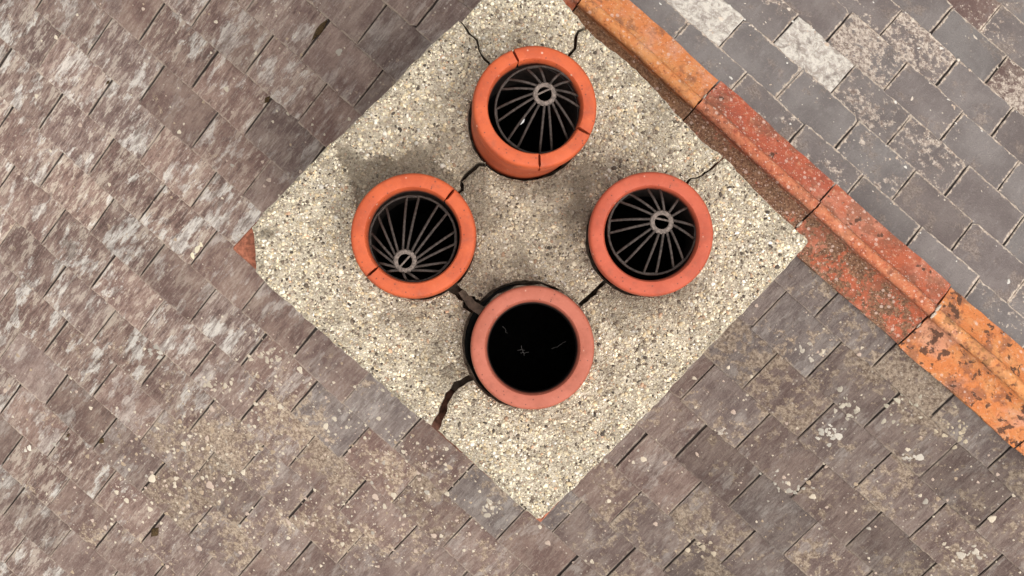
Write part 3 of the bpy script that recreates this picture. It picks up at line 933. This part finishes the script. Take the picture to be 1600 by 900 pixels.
while z > -.85:
    z -= .075
    lay(z, .030 if k > 1 else .015, k % 2 == 0, ('brick', 'brick_dark')); k += 1
# joint mortar core behind the brick faces (open box)
V = []
for ins in (.036, .098):
    for a, b in ((ins, ins), (SX - ins, ins), (SX - ins, SY - ins), (ins, SY - ins)):
        for zz in (CAPZ - .080, -.9): V.append(stack_pt(a, b, zz))
F = []
for s in (0, 8):
    for i in range(4):
        j = (i + 1) % 4
        F.append((s + 2 * i, s + 2 * i + 1, s + 2 * j + 1, s + 2 * j))
for i in range(4):
    j = (i + 1) % 4
    F.append((2 * i, 2 * j, 8 + 2 * j, 8 + 2 * i))
obj('mortar_core', mesh('mortar_core', V, F, M['mortar']), chim)

# ------------------------------------------------------------------ pots
def revolve(profile, a0, a1, n, closed_ring, cap=True):
    V, F = [], []
    m_ = len(profile)
    cnt = n if closed_ring else n + 1
    for i in range(cnt):
        a = a0 + (a1 - a0) * i / n
        for r, z in profile: V.append((r * math.cos(a), r * math.sin(a), z))
    for i in range(n):
        j = (i + 1) % cnt
        for k in range(m_):
            l = (k + 1) % m_
            F.append((i * m_ + k, j * m_ + k, j * m_ + l, i * m_ + l))
    if not closed_ring and cap:
        F.append(tuple(range(m_))[::-1]); F.append(tuple(range((cnt - 1) * m_, cnt * m_)))
    return V, F
pot_lab = {'T': 'orange chimney pot with a broken rim, nearest the ridge and highest in the photo', 'L': 'orange chimney pot with two rim cracks, leftmost of the four',
           'R': 'reddish orange chimney pot with an unbroken rim and wire guard, rightmost of the four', 'B': 'pinkish open chimney pot without a wire guard, standing in an oversized hole'}
pot_obj = {}
for key, q in pots.items():
    ro = q['r']; ri = .1085
    lean = Vector((q['lean'][0], q['lean'][1], .2)).normalized()
    mw = Matrix.Translation(q['top']) @ Vector((0, 0, 1)).rotation_difference(lean).to_matrix().to_4x4()
    e = bpy.data.objects.new('chimney_pot', None); e.matrix_basis = mw; C.objects.link(e)
    tag(e, pot_lab[key], 'chimney pot', 'clay pots on the chimney cap')
    pot_obj[key] = e
    prof = [(.1040, -.060), (.1045, -.045), (.1065, -.018), (ri - .0004, -.005), (ri + .002, -.0010), (ri + .006, 0), (ro - .008, -.0004), (ro - .0035, -.002), (ro - .0008, -.0062), (ro, -.012), (ro + .0008, -.030), (ro, -.046), (ro - .003, -.055), (ro - .008, -.0615)]
    br = sorted(a % 360 for a in q['br'])
    segs = []
    if br:
        for i, a in enumerate(br):
            b = br[(i + 1) % len(br)]
            if b <= a: b += 360
            segs.append((a, b))
    else: segs = [(0, 360)]
    for si, (a, b) in enumerate(segs):
        gap = .5 if br else 0
        n = max(6, int((b - a) / 4))
        V, F = revolve(prof, R(a + gap), R(b - gap), n, not br)
        r = random.Random(hash((key, si)) % 1000 if False else si * 7 + ord(key))
        m_ = len(prof)
        if br:    # ragged broken ends, fragments pushed slightly out of line
            for s_, sg in ((0, 1), (len(V) // m_ - 1, -1)):
                for k2 in range(m_):
                    x, y, zz = V[s_ * m_ + k2]; j = sg * (abs(r.gauss(0, 1)) * .0006 + .0016 * math.sin(k2 * 1.3 + si))
                    an = math.atan2(y, x); V[s_ * m_ + k2] = (x - math.sin(an) * j, y + math.cos(an) * j, zz)
            mid = R((a + b) / 2); push = (.0, .0016, .0030, .0008)[si % 4]
            dz = (0, -.0015, -.004, .001)[si % 4]
            V = [(x + push * math.cos(mid), y + push * math.sin(mid), zz + dz) for x, y, zz in V]
        me = mesh('rim', V, F, M[q['m']]); 
        bm = bmesh.new(); bm.from_mesh(me); bmesh.ops.recalc_face_normals(bm, faces=bm.faces); bm.to_mesh(me); bm.free()
        me.shade_smooth(); me.set_sharp_from_angle(angle=R(45))
        o = bpy.data.objects.new('rim', me); C.objects.link(o); o.parent = e
    depth = q['z'] - CAPZ + .06
    bprof = [(.1047, -.058), (.1047, -depth), (.128, -depth), (.1335, -depth * .6), (.1345, -.0605)]
    V, F = revolve(bprof, 0, math.tau, 64, True)
    me = mesh('body', V, F, M[q['m']])
    bm = bmesh.new(); bm.from_mesh(me); bmesh.ops.recalc_face_normals(bm, faces=bm.faces); bm.to_mesh(me); bm.free()
    me.shade_smooth(); me.set_sharp_from_angle(angle=R(40))
    o = bpy.data.objects.new('body', me); C.objects.link(o); o.parent = e

# ------------------------------------------------------------------ wire bird guards
def tube(path, rad, sides=6, closed=False):
    V, F = [], []
    n = len(path)
    path = [Vector(p) for p in path]
    for i, p in enumerate(path):
        a = path[i - 1] if (i or closed) else p
        b = path[(i + 1) % n] if (i < n - 1 or closed) else p
        t = (b - a).normalized()
        u = t.cross(Vector((0, 0, 1)))
        if u.length < 1e-3: u = t.cross(Vector((1, 0, 0)))
        u.normalize(); w_ = t.cross(u)
        for s_ in range(sides):
            an = s_ * math.tau / sides
            V.append(p + u * math.cos(an) * rad + w_ * math.sin(an) * rad)
    for i in range(n if closed else n - 1):
        j = (i + 1) % n
        for s_ in range(sides):
            t_ = (s_ + 1) % sides
            F.append((i * sides + s_, j * sides + s_, j * sides + t_, i * sides + t_))
    if not closed:
        F.append(tuple(range(sides))[::-1]); F.append(tuple(range((n - 1) * sides, n * sides)))
    return V, F
guards = {   # ring centre, hub (survey), start angle
    'T': ((842, 172), (851, 147), 8, 'wire bird guard inside the topmost pot, with a white feather caught on it'),
    'L': ((645, 373), (633, 408), 2, 'wire bird guard with a tilted rusty hub inside the leftmost pot'),
    'R': ((1019, 360), (1034, 347), -3, 'wire bird guard seated close to the rim inside the rightmost pot')}
for key, (rc, hc, a0, lb) in guards.items():
    zr = pots[key]['z'] - {'T': .050, 'L': .046, 'R': .034}[key]
    rad = {'T': .1005, 'L': .1000, 'R': .1010}[key]
    cc = at(*rc, zr); tp = pots[key]['top']
    hubp = at(*hc, zr + .012)
    e = empty('bird_guard', cc)
    tag(e, lb, 'bird guard', 'wire guards inside the pots')
    hv = hubp - cc
    tx, ty = {'T': (.10, -.02), 'L': (-.12, .04), 'R': (0.02, -.06)}[key]
    def ringpt(a, r_=1.0): 
        x, y = rad * r_ * math.cos(a), rad * r_ * math.sin(a)
        return Vector((x, y, tx * y + ty * x))
    V, F = tube([ringpt(i * math.tau / 56) for i in range(56)], .0031, 6, True)
    o = bpy.data.objects.new('ring', mesh('ring', V, F, M['wire'], True)); C.objects.link(o); o.parent = e
    for k in range(8):
        ca = R(a0) + k * math.tau / 8
        path = []
        jit = rng.gauss(0, .03)
        for sg in (-1, 1):
            leg = []
            ao = ca + sg * R(8.5) + jit; ah = ca + sg * R(11) + jit
            outer = ringpt(ao, .965)
            inner = hv + Vector((.026 * math.cos(ah), .026 * math.sin(ah), 0))
            for s_ in range(7):
                t = s_ / 6
                p = outer.lerp(inner, t); p.z += .016 * math.sin(math.pi * t)
                leg.append(p)
            path.append(leg)
        arcp = [ringpt(ca + jit + R(x), .985) for x in (-6, 0, 6)]
        V, F = tube(path[0][::-1] + arcp + path[1], .0031, 6)
        o = bpy.data.objects.new('spoke_loop', mesh('spoke_loop', V, F, M['wire'], True)); C.objects.link(o); o.parent = e
    hp = [(.0165, -.003), (.0165, .002), (.019, .0035), (.025, .0035), (.0275, .001), (.0275, -.003)]
    V, F = revolve(hp, 0, math.tau, 28, True)
    me = mesh('hub', [(x + hv.x, y + hv.y, zz + hv.z) for x, y, zz in V], F, M['hub'])
    bm = bmesh.new(); bm.from_mesh(me); bmesh.ops.recalc_face_normals(bm, faces=bm.faces); bm.to_mesh(me); bm.free()
    o = bpy.data.objects.new('hub', me); C.objects.link(o); o.parent = e
    ba = {'T': R(25), 'L': R(48), 'R': R(-12)}[key]
    d = Vector((math.cos(ba), math.sin(ba), 0)) * .019
    nrm = Vector((-d.y, d.x, 0)).normalized() * (.006 if key != 'L' else 0)
    V, F = tube([hv - d + nrm, hv + nrm + Vector((0, 0, .002)), hv + d + nrm], .0024, 6)
    o2 = bpy.data.objects.new('cross_bar', mesh('cross_bar', V, F, M['hub'], True)); C.objects.link(o2); o2.parent = o
    pots[key]['guard'] = (cc, hv)

# feather caught in the topmost guard
fp = at(817, 187, pots['T']['z'] - .040)
V, F = [], []
ns = 9
for i in range(ns):
    t = i / (ns - 1)
    wv = .0036 * math.sin(math.pi * min(1, t * 1.05 + .03)) + .0003
    cz = .004 * math.sin(math.pi * t)
    for s_, zz in ((-1, 0), (0, .0012), (1, 0), (0, -.0006)):
        V.append((s_ * wv + .001 * math.sin(t * 5), -.013 + .026 * t, cz + zz))
for i in range(ns - 1):
    for k in range(4):
        l = (k + 1) % 4
        F.append((i * 4 + k, (i + 1) * 4 + k, (i + 1) * 4 + l, i * 4 + l))
fo = bpy.data.objects.new('feather', mesh('feather', V, F, M['feather'], True)); C.objects.link(fo)
fo.location = fp; fo.rotation_euler = (R(12), 0, R(-28))
tag(fo, 'tiny white feather stuck on the wire guard of the topmost pot', 'feather')

# scraps of cobweb across the bore of the plain pot
pb = pots['B']['top']; V, F = [], []
r = random.Random(5)
for (x0, y0, x1, y1) in ((808, 548, 820, 546), (815, 541, 818, 556), (862, 546, 885, 534), (786, 510, 792, 520), (812, 552, 825, 550)):
    a, b = at(x0, y0, pb.z - .13), at(x1, y1, pb.z - .13)
    pth = [a.lerp(b, i / 5) + Vector((r.uniform(-1, 1), r.uniform(-1, 1), r.uniform(-2, 2))) * .0018 for i in range(6)]
    v_, f_ = tube(pth, .0005, 4); n0 = len(V)
    V += [p - pb for p in v_]; F += [tuple(n0 + i for i in ff) for ff in f_]
co = bpy.data.objects.new('cobweb', mesh('cobweb', V, F, M['web'])); C.objects.link(co); co.location = pb
tag(co, 'faint pale scraps of cobweb in the bore of the open pinkish pot', 'cobweb')

# ------------------------------------------------------------------ moss in open slate joints
def roof_pt(px, py, side='L'):
    # where a survey sight line meets the slate plane
    mw = ML if side == 'L' else MR
    n = mw.to_3x3() @ Vector((0, 0, 1)); o = Vector((0, 0, CAMZ)); d = RM @ Vector((px - 800, -(py - 450), -FPX))
    p = o + d * ((C0 - o).dot(n) / d.dot(n))
    q = mw.inverted() @ p
    return q.x, -q.y
def moss(px, py, ln, wd, label):
    u, v = roof_pt(px, py)
    r = random.Random(int(px))
    bm = bmesh.new(); bmesh.ops.create_icosphere(bm, subdivisions=3, radius=1)
    for vv in bm.verts:
        c = vv.co
        taper = max(.12, 1 - abs(c.y) ** 1.5)
        nz = 1 + .35 * (float(vnoise(c.x * 2 + px, c.y * 2 + c.z, 1.6)) - .5) + r.uniform(-.10, .10)
        vv.co = Vector((c.x * wd * taper * nz, c.y * ln * (1 + r.uniform(-.05, .05)), c.z * .006 * nz))
    me = bpy.data.meshes.new('moss_clump'); bm.to_mesh(me); bm.free(); me.materials.append(M['moss'])
    o = obj('moss_clump', me, None, ML @ Matrix.Translation((u, -v, surf['L'](v) + .001)))
    tag(o, label, 'moss', 'moss clumps in the slate joints')
moss(497, 48, .048, .010, 'long dark brown moss clump in a slate joint above the chimney cap')
moss(415, 157, .018, .007, 'short dark moss clump between slates left of the topmost pot')
moss(240, 833, .028, .013, 'brown moss diamond among cream lichens near the bottom edge')
moss(157, 690, .016, .009, 'small brown moss clump in a joint at the lower left')
moss(104, 682, .010, .004, 'tiny dark moss speck at a slate corner on the far left')
moss(166, 130, .010, .004, 'tiny dark moss speck between two pale streaked slates at upper left')

# ------------------------------------------------------------------ lichen crusts on the slates
def lichen(side, items):
    mw = slopes[side]['mw']
    VV, FF, CC = [], [], []
    for u, v, rad, col, asp in items:
        n = 9 if rad < .005 else 17
        ph = rng.uniform(0, 6.28); zc = surf[side](v)
        s0 = len(VV)
        ro = rng.uniform(0, 6.28); shade = rng.uniform(.88, 1.06)
        rr = [rad * (1 + rng.uniform(-.13, .13) + .13 * math.sin(3 * i * math.tau / n + ph)) for i in range(n)]
        for ring, (k, hz) in enumerate(((1.0, .0002), (.75, .0016), (.3, .0021))):
            for i in range(n):
                a = i * math.tau / n
                x, y = rr[i] * k * math.cos(a) * asp, rr[i] * k * math.sin(a) / asp
                x, y = x * math.cos(ro) - y * math.sin(ro), x * math.sin(ro) + y * math.cos(ro)
                VV.append(mw @ Vector((u + x, -v + y, zc + hz + rng.uniform(-.0002, .0002)))); CC.append((*[c * shade for c in col], 1))
        for k in range(2):
            for i in range(n):
                j = (i + 1) % n
                FF.append((s0 + k * n + i, s0 + k * n + j, s0 + (k + 1) * n + j, s0 + (k + 1) * n + i))
        FF.append(tuple(s0 + 2 * n + i for i in range(n)))
    me = mesh('lichen', VV, FF, M['lichen'])
    cattr(me, 'pc', CC)
    o = obj('lichen', me)
    o['kind'] = 'stuff'
    return o
cream, ochre_c, pinkish, greyc = (.56, .48, .37), (.36, .27, .185), (.47, .36, .29), (.36, .32, .27)
items = []
def put(px, py, rad, col, asp=1.0):
    u, v = roof_pt(px, py); items.append((u, v, rad, col, asp))
centres = [(330, 690, 60, 60, 110), (280, 740, 50, 40, 50), (430, 570, 40, 40, 40), (600, 720, 60, 60, 70), (400, 800, 110, 60, 80), (560, 800, 90, 60, 70), (190, 790, 60, 50, 36), (590, 860, 110, 40, 60), (660, 690, 50, 40, 36), (690, 730, 40, 30, 40), (480, 680, 90, 40, 50), (1090, 800, 160, 80, 50), (1000, 720, 70, 50, 24), (1330, 780, 140, 90, 60), (1480, 860, 110, 50, 40), (1120, 640, 60, 40, 24), (1280, 560, 90, 60, 40), (1480, 760, 90, 60, 30), (200, 120, 220, 120, 60), (150, 420, 160, 160, 60), (380, 60, 140, 70, 40), (400, 200, 90, 80, 26), (120, 640, 120, 100, 40)]
for cx, cy, sx, sy, n in centres:
    for _ in range(int(n * (1.9 if cy > 540 and cx < 800 else 1.0))):
        px, py = rng.gauss(cx, sx), rng.gauss(cy, sy)
        u, v = roof_pt(px, py)
        if v < .16: continue
        rad = min(.015, math.exp(rng.gauss(math.log(.0036), .48)))
        col = rng.choices((cream, pinkish, ochre_c, greyc), (.45, .25, .22, .08))[0]
        items.append((u, v, rad, col, rng.uniform(.85, 1.2)))
put(306, 391, .0115, (.70, .62, .45), 1.4); put(299, 401, .009, (.70, .62, .45), 1.3); put(312, 384, .007, (.66, .58, .42), 1.2)
put(43, 702, .011, (.62, .57, .48), 1.25); put(37, 706, .007, (.55, .5, .42)); put(232, 798, .012, cream); put(180, 771, .011, cream); put(272, 750, .008, cream)

def cluster(px, py, sp, n, col, rad=.005):
    for _ in range(n):
        k = rng.uniform(.72, 1.08)
        put(rng.gauss(px, sp), rng.gauss(py, sp * .8), rad * math.exp(rng.gauss(0, .4)), tuple(c * k for c in col), rng.uniform(.8, 1.4))
cluster(1297, 680, 9, 26, (.52, .48, .41), .0052); cluster(1420, 717, 5, 12, (.50, .45, .38), .0038); cluster(1515, 872, 12, 22, (.50, .44, .36), .005); cluster(1475, 855, 3, 4, cream)
cluster(1330, 640, 16, 22, (.46, .41, .33)); cluster(1490, 680, 16, 26, (.46, .38, .27)); cluster(1090, 850, 14, 20, (.46, .38, .28)); cluster(765, 795, 9, 14, (.52, .45, .36)); cluster(415, 560, 12, 18, (.52, .44, .34)); cluster(340, 610, 14, 20, (.52, .44, .34))
cluster(1225, 760, 18, 18, (.42, .38, .32)); cluster(1400, 640, 20, 20, (.45, .40, .31)); cluster(1260, 545, 10, 12, (.46, .41, .34))
cluster(1285, 550, 4, 6, cream); cluster(1128, 676, 4, 8, (.52, .45, .38)); cluster(920, 877, 4, 6, cream); cluster(240, 553, 7, 14, (.46, .42, .36))
lo = lichen('L', items)
tag(lo, 'cream and ochre lichen spots scattered over the purple brown slates', 'lichen')
items = []
for _ in range(330):
    px, py = rng.uniform(1000, 1600), rng.uniform(0, 500)
    if vnoise(px, py, 1 / 60) < .5 and rng.random() < .8: continue
    u, v = roof_pt(px, py, 'R')
    if v < .16: continue
    k = rng.random()
    if k < .6:
        q = slopes['R']; kk = math.ceil((v - q['v0']) / q['g']); vt = q['v0'] + kk * q['g']; v = vt - abs(rng.gauss(0, .010)) - .004
    items.append((u, v, min(.009, math.exp(rng.gauss(math.log(.0030), .45))), rng.choice(((.62, .53, .44), (.52, .40, .31), (.66, .62, .56))), rng.uniform(.8, 1.7)))
lo = lichen('R', items)
tag(lo, 'pale lichen specks on the dark grey slates beyond the ridge', 'lichen')
print('slates', len(slates))
